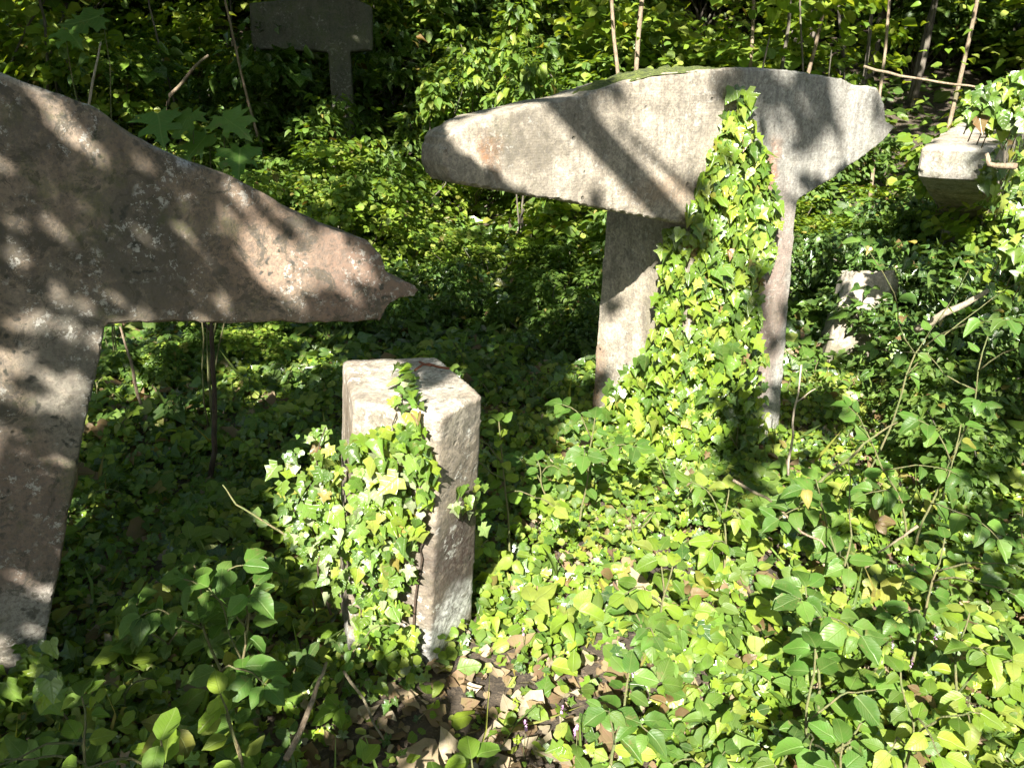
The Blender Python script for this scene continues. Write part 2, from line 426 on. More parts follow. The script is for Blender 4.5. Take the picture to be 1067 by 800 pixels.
def under(c, ):   # below the beam's lower edge -> stem
    if c.x < s0: lim = np.interp(c.x, [beam[24][0], beam[21][0]], [beam[24][1], beam[21][1]])
    else: lim = np.interp(c.x, [beam[21][0], beam[20][0], beam[19][0]], [beam[21][1], beam[20][1], beam[19][1]])
    if c.y > .205: return True
    return -.04 < c.x < s1 + .04 and c.z < lim - .004
a, b = split_mesh(me, under)
stem = link('stem', a, mat_right, sup); bm_ = link('crossbeam', b, mat_right, sup)
add_bvh(stem); add_bvh(bm_)
# moss cushions on the top edge
def moss_mat():
    k = N('moss'); P = k.n('ShaderNodeTexCoord').outputs['Object']; a = k.noise(P, 60, 4, .8)
    k.l(k.mix(k.ramp(a, .35, .65), (.04, .055, .012), (.13, .16, .03)), k.b.inputs['Base Color']); k.b.inputs['Roughness'].default_value = 1
    k.l(k.bump(a, .02), k.b.inputs['Normal']); return k.m
M_MOSS = moss_mat()
def moss_strip(name, pts, width, parent):
    bm = bmesh.new(); rows = []
    for i, (x, y, z) in enumerate(pts):
        t = i / (len(pts) - 1); f = math.sin(math.pi * t) ** .5
        row = []
        for j in range(9):
            u = j / 8; h = .022 * f * math.sin(math.pi * u) * (1 + .8 * noise.noise(Vector((x * 30, u * 5, 0)))) - .006
            row.append(bm.verts.new((x + .01 * noise.noise(Vector((x * 40, u * 6, 3))), y + (u - .5) * width * (.6 + .5 * f), z + h)))
        rows.append(row)
    for a, b in zip(rows, rows[1:]):
        for j in range(8): bm.faces.new((a[j], a[j + 1], b[j + 1], b[j]))
    me = bpy.data.meshes.new(name); bm.to_mesh(me); bm.free(); me.shade_smooth(); return link(name, me, M_MOSS, parent)
tp = [(p[0], p[1]) for p in beam]
mx = np.linspace(tp[6][0], tp[10][0] - .1, 40); order = sorted(tp[0:15])
moss_strip('moss', [(x, .09, float(np.interp(x, [q[0] for q in order], [q[1] for q in order]))) for x in mx], .17, sup)

# left support
pl = on_z(45, 690, .1); ORL = Vector((pl.x, pl.y, 0))
out_l = plane_pts([(0, 75), (60, 97), (100, 112), (140, 142), (190, 166), (240, 183), (300, 216), (350, 241), (385, 252), (398, 266), (404, 284), (414, 292), (424, 294), (438, 301), (434, 309), (418, 311), (406, 318), (398, 335), (250, 337), (112, 338)], ORL, PHI)
edge = plane_pts([(112, 338), (90, 440), (45, 690), (30, 770)], ORL, PHI)
sR = edge[0][0]; zbm = edge[0][1]
print('left support', out_l[0], out_l[-1], edge)
WL = .62
topL = out_l[0]
cross_l = [(sR - WL - .8, zbm + .18), (sR - WL - .75, zbm + .33), (sR - WL - .3, topL[1] - .02), (sR - WL + .1, topL[1] + .05), (topL[0] - .25, topL[1] + .04)] + out_l[:-1] + [(sR, zbm), (sR - WL, zbm)]
stem_l = [(sR - WL, zbm + .1), (sR, zbm + .1)] + edge + [(edge[-1][0], -.3), (edge[2][0] - WL + .16, -.3)]
me = remesh_prisms([slab(cross_l, 0, .26), slab(stem_l, 0, .30, 0)], .0095)
weather(me, [(1, 0, 0), (-1, 0, 0), (0, 1, 0), (0, -1, 0), (.45, 0, 1), (0, 0, -1), (.2, 0, -1)], .010)
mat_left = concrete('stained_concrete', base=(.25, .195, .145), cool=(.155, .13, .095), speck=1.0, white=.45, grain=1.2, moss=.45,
    seam=(sR + .02, 0.03, .03, (.22, .17, .12), .55),
    stains_and_shading=[((1.02, 0, 1.07), (.26, .6, .30), (.21, .14, .105), .85), ((.72, 0, 1.2), (.16, .6, .2), (.30, .21, .15), .7),
            ((.55, 0, 1.5), (.10, .8, .07), (.40, .45, .50), .7), ((.28, .1, 1.66), (.3, .5, .04), (.40, .38, .33), .6),  # bluish entry: light along the top rim put into the colour
            ((.42, 0, 1.2), (.12, .6, .2), (.06, .065, .05), .6), ((.0, 0, .5), (.22, .6, .35), (.17, .12, .095), .7),
            ((.02, 0, .2), (.15, .5, .2), (.36, .36, .33), .55), ((.05, 0, 1.35), (.08, .6, .35), (.16, .12, .05), .5), ((.2, 0, .9), (.12, .5, .3), (.2, .2, .17), .5)])
supl = empty('concrete_support', ORL, 'large brown-stained T-shaped concrete support at the left edge with dappled shade on it', 'concrete support', rz=PHI)
a, b = split_mesh(me, lambda c: c.z < zbm - .003)
s_ = link('stem', a, mat_left, supl); b_ = link('crossbeam', b, mat_left, supl); add_bvh(s_); add_bvh(b_)

# low pillar
ZT = .87
top = [on_z(*p, ZT) for p in [(357, 375), (455, 370), (503, 410), (460, 433), (368, 419)]]
low = [on_z(*p, 0) for p in [(362, 692), (447, 694), (491, 652)]]
dl = low[0] - top[4]; 
bot = [top[0] + Vector((dl.x, dl.y, 0)), top[1] + Vector((low[2].x - top[2].x, low[2].y - top[2].y, 0)), low[2], low[1], low[0]]
cen = sum((Vector((p.x, p.y, 0)) for p in bot), Vector()) / 5
topl = [Vector((p.x - cen.x, p.y - cen.y, ZT)) for p in top]
zz = -.2; kf = (ZT - zz) / ZT
botl = [Vector((t.x + ((q.x - cen.x) - t.x) * kf, t.y + ((q.y - cen.y) - t.y) * kf, zz)) for t, q in zip(topl, bot)]
me = remesh_prisms([(topl, botl)], .008)
ax = [(0, 0, 1)]
for i in range(5):
    e = topl[(i + 1) % 5] - topl[i]; ax.append((e.y, -e.x, 0)); ax.append((-e.y, e.x, 0))
weather(me, ax, .005, .0012)
for v in me.vertices:       # worn upper right corner
    v.co.z -= .010 * max(0, noise.noise(v.co * 12)) * (1 if v.co.z > ZT - .02 else 0)
me.shade_smooth()
pil = empty('concrete_pillar', cen, 'low broken concrete pillar half wrapped in ivy with a white patch at its foot', 'concrete pillar')
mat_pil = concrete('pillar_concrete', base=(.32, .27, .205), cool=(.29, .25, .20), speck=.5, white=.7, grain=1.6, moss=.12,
    stains_and_shading=[((.15, -.08, .40), (.17, .28, .44), (.055, .036, .03), 1.0), ((.12, 0, .82), (.22, .4, .10), (.62, .58, .50), .8),  # first entry: brown right face, with its dimness in grazing light painted in
            ((.14, -.12, .10), (.13, .16, .17), (.78, .78, .74), .98), ((-.12, -.2, .6), (.09, .2, .4), (.12, .085, .05), .8), ((-.02, -.16, .05), (.25, .2, .08), (.33, .33, .31), .7)])
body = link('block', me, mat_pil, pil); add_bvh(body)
k = N('rust'); k.b.inputs['Base Color'].default_value = (.17, .06, .03, 1); k.b.inputs['Roughness'].default_value = .9; M_RUST = k.m
def loc(p): return p - cen
w1 = [on_z(px, py, ZT + .012) for px, py in [(432, 386), (440, 380), (447, 379), (455, 382), (468, 384)]]
w2 = [on_z(px, py, ZT + .012) for px, py in [(437, 377), (444, 380), (450, 381)]]
link('rebar', tube('rebar', [[(loc(p), .0035) for p in w1], [(loc(p), .003) for p in w2]], 6), M_RUST, pil)

# far right support: an arm pointing at the camera
def simple_support(loc_, phi, L, R_, W, D, H, label, mat, beamh=.5, tiph=.22, arm_t=None):
    e = empty('concrete_support', loc_, label, 'concrete support', rz=phi)
    t = arm_t or D
    bmL = [(-W / 2 - L, H - tiph - .02), (-W / 2 - L + .02, H - .02), (-W / 2 - L * .4, H + .03), (0, H + .07), (W / 2 + R_ * .5, H + .02), (W / 2 + R_, H - .03), (W / 2 + R_ - .02, H - tiph - .02), (W / 2, H - beamh), (-W / 2, H - beamh)]
    st = [(-W / 2, H - beamh + .1), (W / 2, H - beamh + .1), (W / 2, -.3), (-W / 2, -.3)]
    me = remesh_prisms([slab(bmL, -t / 2, t / 2), slab(st, -D / 2, D / 2, 0)], .018)
    weather(me, [(1, 0, 0), (-1, 0, 0), (0, 1, 0), (0, -1, 0), (.1, 0, 1), (-.1, 0, 1), (.5, 0, -1), (-.5, 0, -1)], .02)
    a, b = split_mesh(me, lambda c: c.z < H - beamh - .003)
    s = link('stem', a, mat, e); q = link('crossbeam', b, mat, e); add_bvh(s); add_bvh(q); return e
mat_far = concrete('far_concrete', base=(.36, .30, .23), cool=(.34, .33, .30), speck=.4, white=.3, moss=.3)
px_ = on_y(1008, 134, 4.75); zf = ground_z(px_.x, px_.y)
# arm tip at about (965..1030, 133..170)
phi_f = R(-125)
tipc = on_y(1000, 150, 4.35)
rdir_ = Vector((math.cos(phi_f), math.sin(phi_f), 0))
HF = on_y(1000, 133, 4.35).z
base_f = Vector((tipc.x, tipc.y, 0)) - rdir_ * (.25 + 1.35)
base_f.z = ground_z(base_f.x, base_f.y)
simple_support(base_f, phi_f, .3, 1.35, .5, .36, HF - base_f.z - .07, 'concrete arm end jutting out of the ivy at the right edge', mat_far, .56, .17)
# far back support in the shade
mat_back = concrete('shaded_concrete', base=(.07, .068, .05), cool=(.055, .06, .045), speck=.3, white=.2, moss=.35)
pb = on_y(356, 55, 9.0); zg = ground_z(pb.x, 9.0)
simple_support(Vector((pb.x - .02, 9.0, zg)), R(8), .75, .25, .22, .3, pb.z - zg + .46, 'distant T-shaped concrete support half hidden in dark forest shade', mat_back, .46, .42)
# stump
ps = on_y(900, 300, 4.7); zs = ground_z(ps.x, 4.7)
st = empty('concrete_stump', (ps.x, 4.7, zs), 'short pale concrete stump leaning in the ivy behind the right support', 'concrete stump')
hs = on_y(900, 278, 4.7).z - zs
T_ = [Vector((-.16, -.10, hs - .09)), Vector((-.11, -.12, hs - .01)), Vector((.10, -.14, hs + .02)), Vector((.18, -.06, hs - .06)), Vector((.16, .12, hs - .04)), Vector((-.10, .14, hs - .05))]
B_ = [Vector((v.x * 1.2 - .12, v.y * 1.2 - .12, -.2)) for v in T_]
me = remesh_prisms([(T_, B_)], .012); weather(me, [(0, 0, 1), (1, 0, 0), (-1, 0, 0), (0, -1, 0), (0, 1, 0)], .02); me.shade_smooth()
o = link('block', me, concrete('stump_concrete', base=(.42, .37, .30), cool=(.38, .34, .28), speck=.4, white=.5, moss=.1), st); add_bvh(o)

BVHC = BVHTree.FromPolygons(BVH_V, BVH_F)           # concrete only
add_bvh(GROUND); BVHA = BVHTree.FromPolygons(BVH_V, BVH_F)
print('concrete polys', len(BVH_F))

# ------------------------------------------------------------------ ground cover
def cover_h(x, y):
    f = min(1, max(0, (y - 3.2) / 2.5))
    h = .08 + .11 * fb(x, y, 2.6, 4, 5)
    h *= .25 + .75 * min(1, math.hypot(x - 1.25, y - 3.3) / .6) + f * (.10 + .26 * max(-.3, fb(x, y, 1.2, 3, 2)))
    if x > 1.6 and y < 5: h += .10 * min(1, (x - 1.6)) * (1 + fb(x, y, 1.5, 2, 9))
    h *= .05 + .95 * min(1, math.hypot((x - 2.0) / .6, (y - 4.3) / .75)) ** 2
    h *= .15 + .85 * min(1, math.hypot((x + .1) / .2, (y - 1.98) / .22))
    # bare spot with litter, between pillar and camera
    d = math.hypot((x + .02) / .35, (y - 1.72) / .3)
    if d < 1: h -= .04 * (1 - d)
    return max(.015, h)
def fov_ok(x, y, m=1.25): return abs(x) < (.64 * (y * CP + .5)) * m + .35
def scatter(n, y0, y1, power=1.0):
    out = []
    while len(out) < n:
        y = y0 + (y1 - y0) * random.random() ** power; x = random.uniform(-1, 1) * ((.64 * (y1 * CP + .5)) * 1.25 + .35)
        if fov_ok(x, y): out.append((x, y))
    return out
def crowding_stump(x, y):
    return abs(x - 1.95) < .24 and 4.05 < y < 4.6
def inside_concrete(x, y, z):
    h = BVHC.find_nearest(Vector((x, y, z)), .6)
    if h[0] is None: return False
    return (Vector((x, y, z)) - h[0]).dot(h[1]) < .004
def bare(x, y):
    d = math.hypot((x + .02) / .34, (y - 1.74) / .30) + .5 * fb(x, y, 5, 2, 4)
    d2 = math.hypot((x + .33) / .20, (y - 1.60) / .26) + .5 * fb(x, y, 5, 2, 4)
    return min(d, d2) < .95
def cover_layer(n, y0, y1, size, tpl, mat_w, name, pal=PAL, warm=.04, depth=.10, keep=None, tilt=.6, patch=None, power=1.0):
    pos, nr = [], []
    for x, y in scatter(n, y0, y1, power):
        if bare(x, y) and random.random() < .86: continue
        if patch is not None and fb(x, y, patch[0], 2, patch[1]) < patch[2] + random.uniform(-.12, .12): continue
        h = cover_h(x, y); e = .06
        gx = (cover_h(x + e, y) + ground_z(x + e, y) - h - ground_z(x, y)) / e; gy = (cover_h(x, y + e) + ground_z(x, y + e) - h - ground_z(x, y)) / e
        z = ground_z(x, y) + h - depth * random.random() ** 1.6 * (1 + h * 2)
        z = max(z, ground_z(x, y) + .008)
        if inside_concrete(x, y, z) or (crowding_stump(x, y) and z > ground_z(x, y) + .09): continue
        pos.append((x, y, z)); nr.append((-gx * .7, -gy * .7 - .55, 1))
    n = len(pos); nr = np.array(nr) + RNG.normal(0, tilt, (n, 3)) * np.array([1, 1, .4]); nr[:, 2] = np.abs(nr[:, 2]) + .1
    tp_ = rdir(n) + np.array([0, -.3, -.1])
    sz = size * np.exp(RNG.normal(0, .28, n))
    return leaves(name, tpl, pos, nr, tp_, sz, colors(n, pal, warm))
IVYPAL = np.array([(.035, .085, .018), (.05, .11, .02), (.065, .135, .022), (.03, .07, .02), (.08, .14, .03)])
LIME = np.array([(.16, .25, .022), (.21, .29, .03), (.12, .21, .02), (.23, .28, .05), (.085, .16, .02)])
parts_ivy = [cover_layer(20000, 1.1, 4.2, .037, T_IVY, None, 'a', np.vstack([IVYPAL, PAL, LIME, LIME]), .05, .14, tilt=.5),
             cover_layer(24000, 4.0, 7.5, .075, T_IVY2, None, 'b', np.vstack([IVYPAL, PAL]), .04, .22)]
o = link('ivy_ground_cover', join_meshes('ivy_ground_cover', parts_ivy), M_IVY); tag(o, 'glossy small ivy leaves carpeting the ground between the concrete blocks', 'ivy', kind='stuff')
parts_w = [cover_layer(24000, 1.1, 4.2, .026, T_ROUND, None, 'a', LIME, .06, .10, patch=(1.6, 3, -.25)),
           cover_layer(13000, 1.1, 4.4, .045, T_OVAL, None, 'b', np.vstack([PAL, LIME, LIME]), .05, .03, patch=(1.1, 8, -.25)),
           cover_layer(16000, 4.2, 9, .075, T_OVAL, None, 'c', np.vstack([PAL, LIME]), .04, .25)]
def bramble(n, y0, y1, size):
    P_, N_, D_, S_, K_ = [], [], [], [], []
    cl = colors(n, np.vstack([PAL, LIME]), .15)
    for i, (x, y) in enumerate(scatter(n, y0, y1)):
        if fb(x, y, 1.4, 2, 12) < -.1 or bare(x, y): continue
        z = ground_z(x, y) + cover_h(x, y) + random.uniform(.0, .05); nr = Vector((random.gauss(0, .35), -.5 + random.gauss(0, .3), 1)).normalized()
        if inside_concrete(x, y, z): continue
        a = random.uniform(0, 6.28); s_ = size * math.exp(random.gauss(0, .3))
        for j, da in enumerate((0, 1.35, -1.35)):
            d = Vector((math.cos(a + da), math.sin(a + da), -.1)); P_.append(Vector((x, y, z)) + d * .006); N_.append(nr + d * -.15); D_.append(d); S_.append(s_ * (1.1 if j == 0 else .9)); K_.append(cl[i])
    return leaves('b', T_OVAL, P_, N_, D_, np.array(S_), np.array(K_))
def blades(n):
    P_ = [(x, y, ground_z(x, y) + cover_h(x, y) * .4) for x, y in scatter(n, 1.1, 4.5)]; P_ = [p for p in P_ if not inside_concrete(*p)]; n = len(P_)
    return leaves('g', T_BLADE, P_, RNG.normal(0, 1, (n, 3)), np.array([0, 0, 1.]) + RNG.normal(0, .45, (n, 3)), RNG.uniform(.08, .2, n), colors(n, PAL, .3))
parts_w += [bramble(1500, 1.2, 4.5, .045), blades(450)]
o = link('weed_ground_cover', join_meshes('weed_ground_cover', parts_w), M_LEAF); tag(o, 'bright green low weeds and seedlings spreading over the forest floor', 'weeds', kind='stuff')
o = link('woodland_ground_cover', join_meshes('woodland_ground_cover', [cover_layer(32000, 8.0, 24, .13, T_CAN, None, 'd', PAL, .03, .5, power=.75)]), M_LEAF)
tag(o, 'dark leafy undergrowth covering the slope under the far trees', 'undergrowth', kind='stuff')
# dry leaf litter
pos = []
for x, y in scatter(17000, 1.1, 5):
    if not bare(x, y) and random.random() < .55: continue
    z = ground_z(x, y) + .008 + random.random() * .02
    if inside_concrete(x, y, z): continue
    pos.append((x, y, z))
n = len(pos); DRYP = np.array([(.22, .15, .09), (.30, .22, .15), (.13, .08, .05), (.36, .29, .21), (.18, .11, .07)])
nr = np.array([0, -.1, 1.]) + RNG.normal(0, .7, (n, 3)) * np.array([1, 1, .2])
o = link('leaf_litter', leaves('leaf_litter', T_IVY2, pos, nr, rdir(n), .036 * np.exp(RNG.normal(0, .5, n)), DRYP[RNG.integers(0, 5, n)] * RNG.uniform(.7, 1.1, (n, 1))), M_DRY)
tag(o, 'brown dry fallen leaves lying on the soil under the weeds', 'leaf litter', kind='stuff')

# ------------------------------------------------------------------ climbing ivy
def in_poly(x, y, poly):
    c = False; j = len(poly) - 1
    for i in range(len(poly)):
        if (poly[i][1] > y) != (poly[j][1] > y) and x < (poly[j][0] - poly[i][0]) * (y - poly[i][1]) / (poly[j][1] - poly[i][1]) + poly[i][0]: c = not c
        j = i
    return c
def climb(poly, n, size, lift=.03, name='leaves', pal=None, fallback=None, warm=.04, maxt=99):
    xs = [p[0] for p in poly]; ys = [p[1] for p in poly]; pos, nr, tp_ = [], [], []
    tries = 0
    while len(pos) < n and tries < n * 20:
        tries += 1
        x, y = random.uniform(min(xs), max(xs)), random.uniform(min(ys), max(ys))
        if not in_poly(x, y, poly): continue
        d = pix_dir(x, y).normalized(); h = BVHC.ray_cast(CAM, d)
        if h[0] is None or h[3] > maxt:
            if fallback is None: continue
            p = CAM + d * (fallback(x, y) + random.uniform(-.05, .05)) ; nm = -d
        else: p, nm = h[0], h[1]
        p = p + nm * (.008 + lift * random.random() ** 1.5 * 2)
        pos.append(p); nn = nm + Vector((-.05, -.25, .45)); nr.append(nn)
        tp_.append(Vector((random.gauss(0, .45), random.gauss(0, .2), -1)))
    n = len(pos); nr = np.array(nr) + RNG.normal(0, .33, (n, 3))
    pal = pal if pal is not None else np.vstack([PAL, LIME])
    h = n // 2; cl = colors(n, pal, warm); sz = size * np.exp(RNG.normal(0, .25, n))
    ps_, tps = np.array(pos), np.array(tp_)
    return [leaves(name, T_IVY, ps_[:h], nr[:h], tps[:h], sz[:h], cl[:h]), leaves(name, T_IVY2, ps_[h:], nr[h:], tps[h:], sz[h:], cl[h:])], pos
def vines(paths_px, r=.004, off=.012, mat=M_TWIG, t_default=3.4):
    out = []
    for pth in paths_px:
        q = []; last = None
        for i in range(len(pth) - 1):
            for s in range(6):
                t = s / 6; x = pth[i][0] + (pth[i + 1][0] - pth[i][0]) * t + random.uniform(-2.5, 2.5); y = pth[i][1] + (pth[i + 1][1] - pth[i][1]) * t
                d = pix_dir(x, y).normalized(); h = BVHA.ray_cast(CAM, d)
                if h[0] is None: continue
                p = h[0] + h[1] * off
                if last is not None and (p - last).length > .3: continue
                q.append(p); last = p
        if len(q) > 3: out.append([(p, r * (1 - .6 * i / len(q))) for i, p in enumerate(q)])
    return tube('vine', out, 5)
polyR = [(763, 88), (772, 90), (778, 130), (796, 180), (802, 215), (798, 250), (786, 290), (780, 340), (778, 440), (800, 490), (700, 520), (600, 470), (640, 415), (680, 365), (696, 300), (700, 250), (724, 190), (745, 140)]
for yy in (240, 300, 380, 450, 480):
    hit = [x for x in range(560, 900, 2) if (lambda h: h[0] is not None and h[3] < 4.6)(BVHC.ray_cast(CAM, pix_dir(x, yy).normalized()))]
    print('row', yy, min(hit) if hit else None, max(hit) if hit else None)
root = empty('climbing_ivy', (ORI.x + .2, ORI.y - .05, 0), 'bright green ivy climbing up the front of the pale T-shaped support', 'ivy')
inv = lambda me, r: me.transform(Matrix.Translation(-r.location))
ms, _ = climb(polyR, 2300, .056, .026, pal=np.vstack([LIME, LIME, PAL]), fallback=lambda x, y: 3.35)
ms2, _ = climb([(680, 365), (772, 340), (778, 440), (800, 490), (600, 480), (625, 430)], 1100, .052, .07, pal=np.vstack([LIME, LIME, PAL]), fallback=lambda x, y: 3.35)
me = join_meshes('leaves', ms + ms2); inv(me, root); link('leaves', me, M_IVY, root)
me = vines([[(790, 480), (775, 380), (770, 280), (765, 180), (766, 92)], [(720, 450), (735, 350), (745, 250), (757, 160)], [(700, 460), (712, 380), (715, 300)]]); inv(me, root); link('vine', me, M_TWIG, root)
# pillar ivy
def pil_fb(x, y): return 2.28 if x < 365 else 2.05
polyP = [(418, 390), (434, 394), (437, 425), (450, 450), (454, 480), (440, 560), (428, 620), (420, 655), (375, 650), (352, 600), (352, 530), (368, 480), (366, 455), (400, 440), (412, 420)]
root = empty('pillar_ivy', (cen.x, cen.y - .2, 0), 'pale variegated ivy hanging over the low concrete pillar', 'ivy')
IVP = np.vstack([LIME, PAL, np.array([(.24, .28, .16), (.18, .26, .08)])])
ms, _ = climb(polyP, 470, .039, .022, pal=IVP, warm=.06)
ms2, _ = climb([(285, 490), (310, 450), (345, 440), (360, 470), (362, 640), (340, 600), (300, 560)], 130, .034, .0, fallback=lambda x, y: 2.25, pal=IVP)
ms3, _ = climb([(470, 500), (500, 490), (500, 560), (488, 545), (468, 530)], 22, .032, .01, pal=IVP)
ms4, _ = climb([(350, 640), (440, 640), (430, 700), (350, 700)], 60, .045, .03, pal=IVP)
me = join_meshes('leaves', ms + ms2 + ms3 + ms4); inv(me, root); link('leaves', me, M_IVY, root)
me = vines([[(400, 670), (395, 600), (402, 520), (410, 450), (424, 395)], [(380, 660), (372, 590), (375, 520), (370, 460)], [(430, 660), (440, 580), (445, 520), (430, 450)]], .004, .008)
me2 = tube('v', [wob_path(on_y(300, 560, 1.98), on_y(340, 445, 1.98), .003, .002, 8, .08), wob_path(on_y(345, 640, 2.0), on_y(310, 500, 1.98), .004, .002, 8, .1)], 5)
me = join_meshes('vine', [me, me2]); inv(me, root); link('vine', me, M_DARKTWIG, root)

def spray_ivy(poly, n, size, dist, label, name='ivy_clump', pal=None, group=None):
    ms, pos = climb(poly, n, size, .04, fallback=dist, pal=pal)
    c = sum(pos, Vector()) / len(pos); r = empty(name, (c.x, c.y, ground_z(c.x, c.y)), label, 'ivy', group)
    me = join_meshes('leaves', ms); inv(me, r); link('leaves', me, M_IVY, r)
    e = [wob_path((p.x, p.y + .05, p.z - .12), p, .003, .002, 3, .05) for p in pos[::12]]
    me = tube('vine', e, 4); inv(me, r); link('vine', me, M_TWIG, r)
spray_ivy([(1000, 100), (1067, 70), (1080, 300), (1040, 260), (1030, 215), (1022, 190), (1035, 150)], 600, .055, lambda x, y: 3.9, 'dense ivy smothering the right end of the concrete arm')
spray_ivy([(885, 362), (925, 322), (950, 330), (940, 430), (860, 440), (866, 384)], 90, .05, lambda x, y: 4.7, 'ivy creeping over the foot of the pale concrete stump')
spray_ivy([(-20, 690), (50, 650), (60, 720), (10, 760), (-20, 760)], 90, .05, lambda x, y: 2.2, 'small ivy leaves round the foot of the large left support')

# ------------------------------------------------------------------ leafy shoots (foreground saplings)
def shoot(base, tip_, n_pairs, size, label, cat='shrub', name='dogwood_shoot', tpl=T_OVAL, pal=None, group=None, arch=.25, branches=2, mat=None, warm=.02, stem_mat=None):
    base, tip_ = Vector(base), Vector(tip_); r = empty(name, base, label, cat, group)
    paths = [wob_path((0, 0, -.03), tip_ - base, .005, .002, 10, .05, -arch * (tip_ - base).length * .3)]
    for q in range(branches):
        i = random.randint(4, 8); p = paths[0][i][0]; L = (tip_ - base).length * random.uniform(.35, .6)
        dv = Vector((random.uniform(-1, 1), random.uniform(-1, .3), random.uniform(.1, .7))).normalized()
        paths.append(wob_path(p, p + dv * L, .003, .0015, 7, .08, -.03))
    pos, nr, tp_, sz = [], [], [], []
    for k_, pth in enumerate(paths):
        m = len(pth) - 1; steps = n_pairs if k_ == 0 else max(2, n_pairs // 2)
        for j in range(steps):
            t = .3 + .7 * (j + 1) / steps; f = t * m; i = min(m - 1, int(f)); p = pth[i][0].lerp(pth[i + 1][0], f - i)
            d = (pth[i + 1][0] - pth[i][0]).normalized(); side = d.cross(Vector((0, 0, 1))).normalized()
            for sg in (-1, 1):
                if random.random() < .08: continue
                pos.append(p + side * sg * .012); tp_.append(side * sg * random.uniform(.6, 1) + d * random.uniform(.2, .8) + Vector((0, 0, random.uniform(-.3, .1))))
                nr.append(Vector((random.gauss(0, .25), -.35 + random.gauss(0, .25), 1))); sz.append(size * random.uniform(.65, 1.15) * (1.1 - .4 * t))
            if j == steps - 1:
                pos.append(p); tp_.append(d); nr.append(Vector((0, -.4, 1))); sz.append(size * .8)
    cl = colors(len(pos), pal if pal is not None else LIME, warm)
    link('leaves', leaves('leaves', tpl, pos, nr, tp_, np.array(sz), cl), mat or M_LEAF, r)
    link('stem', tube('stem', paths, 5), stem_mat or M_STEM, r); return r
DOG = np.array([(.065, .15, .022), (.08, .17, .025), (.055, .13, .02), (.095, .18, .03)])
def shoot_px(px, py, y, height, lean, *a, **k):
    p = on_y(px, py, y); b = Vector((p.x - lean[0], p.y - lean[1], 0)); b.z = ground_z(b.x, b.y)
    if p.z < b.z + .1: p.z = b.z + .1
    return shoot(b, p, *a, **k)
SH = [
 (200, 590, 1.75, (-.10, .10), 5, .060, 'dogwood shoot with round shaded leaves nearest the big left support'),
 (265, 610, 1.70, (.10, .06), 5, .060, 'dogwood shoot with drooping leaves left of the ivy pillar'),
 (235, 745, 1.30, (-.06, .05), 4, .055, 'small shrub with ribbed leaves at the bottom edge below the pillar'),
 (85, 725, 1.38, (-.05, .06), 4, .055, 'low leafy shoot in front of the left support foot'),
 (165, 770, 1.20, (.05, .04), 3, .065, 'broad-leaved shoot at the lower left corner of the clearing'),
 (490, 790, 1.22, (-.02, .05), 2, .055, 'single upright shoot with two broad leaves at the bottom edge'),
 (380, 795, 1.22, (.03, .05), 3, .045, 'tiny seedling with round leaves on the dry litter'),
 (620, 435, 2.75, (.05, .10), 5, .085, 'shoot with big bright leaves against the leg of the pale support'),
 (850, 500, 2.35, (-.12, .12), 6, .080, 'tall dogwood shoot with dark broad leaves right of the pale support'),
 (905, 455, 2.7, (-.18, .15), 6, .075, 'arching dogwood shoot rising behind the dark broad leaves'),
 (840, 610, 1.80, (-.05, .10), 5, .065, 'sunlit dogwood shoot in the middle of the weeds'),
 (850, 675, 1.55, (.02, .08), 3, .080, 'short shoot with one very broad leaf among sunny weeds'),
 (700, 590, 2.0, (.06, .06), 4, .055, 'bramble shoot with yellowing leaves in the sunny patch'),
 (880, 775, 1.25, (.02, .04), 3, .070, 'broad pale leaves at the bottom edge right of centre'),
 (985, 560, 2.0, (.08, .10), 5, .050, 'slender shoot with small round leaves near the right edge'),
 (1010, 640, 1.75, (.05, .10), 5, .055, 'bushy shoot in sun low at the right edge'),
 (940, 700, 1.5, (-.05, .06), 4, .050, 'leafy shoot among the pink flowers'),
 (655, 700, 1.55, (.04, .05), 3, .055, 'lobed seedling in the middle of the sunny weeds'),
 (1030, 350, 2.9, (.15, .15), 6, .070, 'dangling shoot with round leaves beside the ivy stump'),
 (1010, 280, 3.1, (.35, .1), 6, .080, 'drooping branch of glossy leaves over the dark hollow at right'),
 (1000, 440, 2.6, (.12, .1), 5, .065, 'shaded shoot in the dark hollow at the right edge'),
 (560, 480, 2.9, (-.06, .05), 4, .055, 'small shoot behind the pillar in sun'),
 (520, 440, 2.5, (-.05, .05), 4, .060, 'pale shoot touching the right side of the pillar'),
 (760, 510, 2.5, (.02, .1), 4, .060, 'shoot with narrow leaves at the foot of the pale support'),
]
for (px, py, y, ln, npair, size, lab) in SH:
    shoot_px(px, py, y, 0, ln, npair + 1, size * (1.35 if size < .07 else 1.05), lab, pal=DOG if random.random() < .6 else LIME, branches=random.choice((2, 3, 3)), name='leafy_shoot')
# anonymous weeds, medium height, to break the carpet
for i in range(120):
    x, y = scatter(1, 1.4, 4.8)[0]
    if bare(x, y) or inside_concrete(x, y, .15): continue
    b = Vector((x, y, ground_z(x, y))); t = b + Vector((random.uniform(-.12, .12), random.uniform(-.15, .05), random.uniform(.12, .22)))
    shoot(b, t, random.choice((4, 5, 6)), random.uniform(.035, .065), 'small leafy sapling sticking up out of the weeds', cat='sapling', name='small_sapling', pal=random.choice((DOG, LIME, PAL)), group='small saplings in the weeds', branches=random.choice((0, 1, 2)))

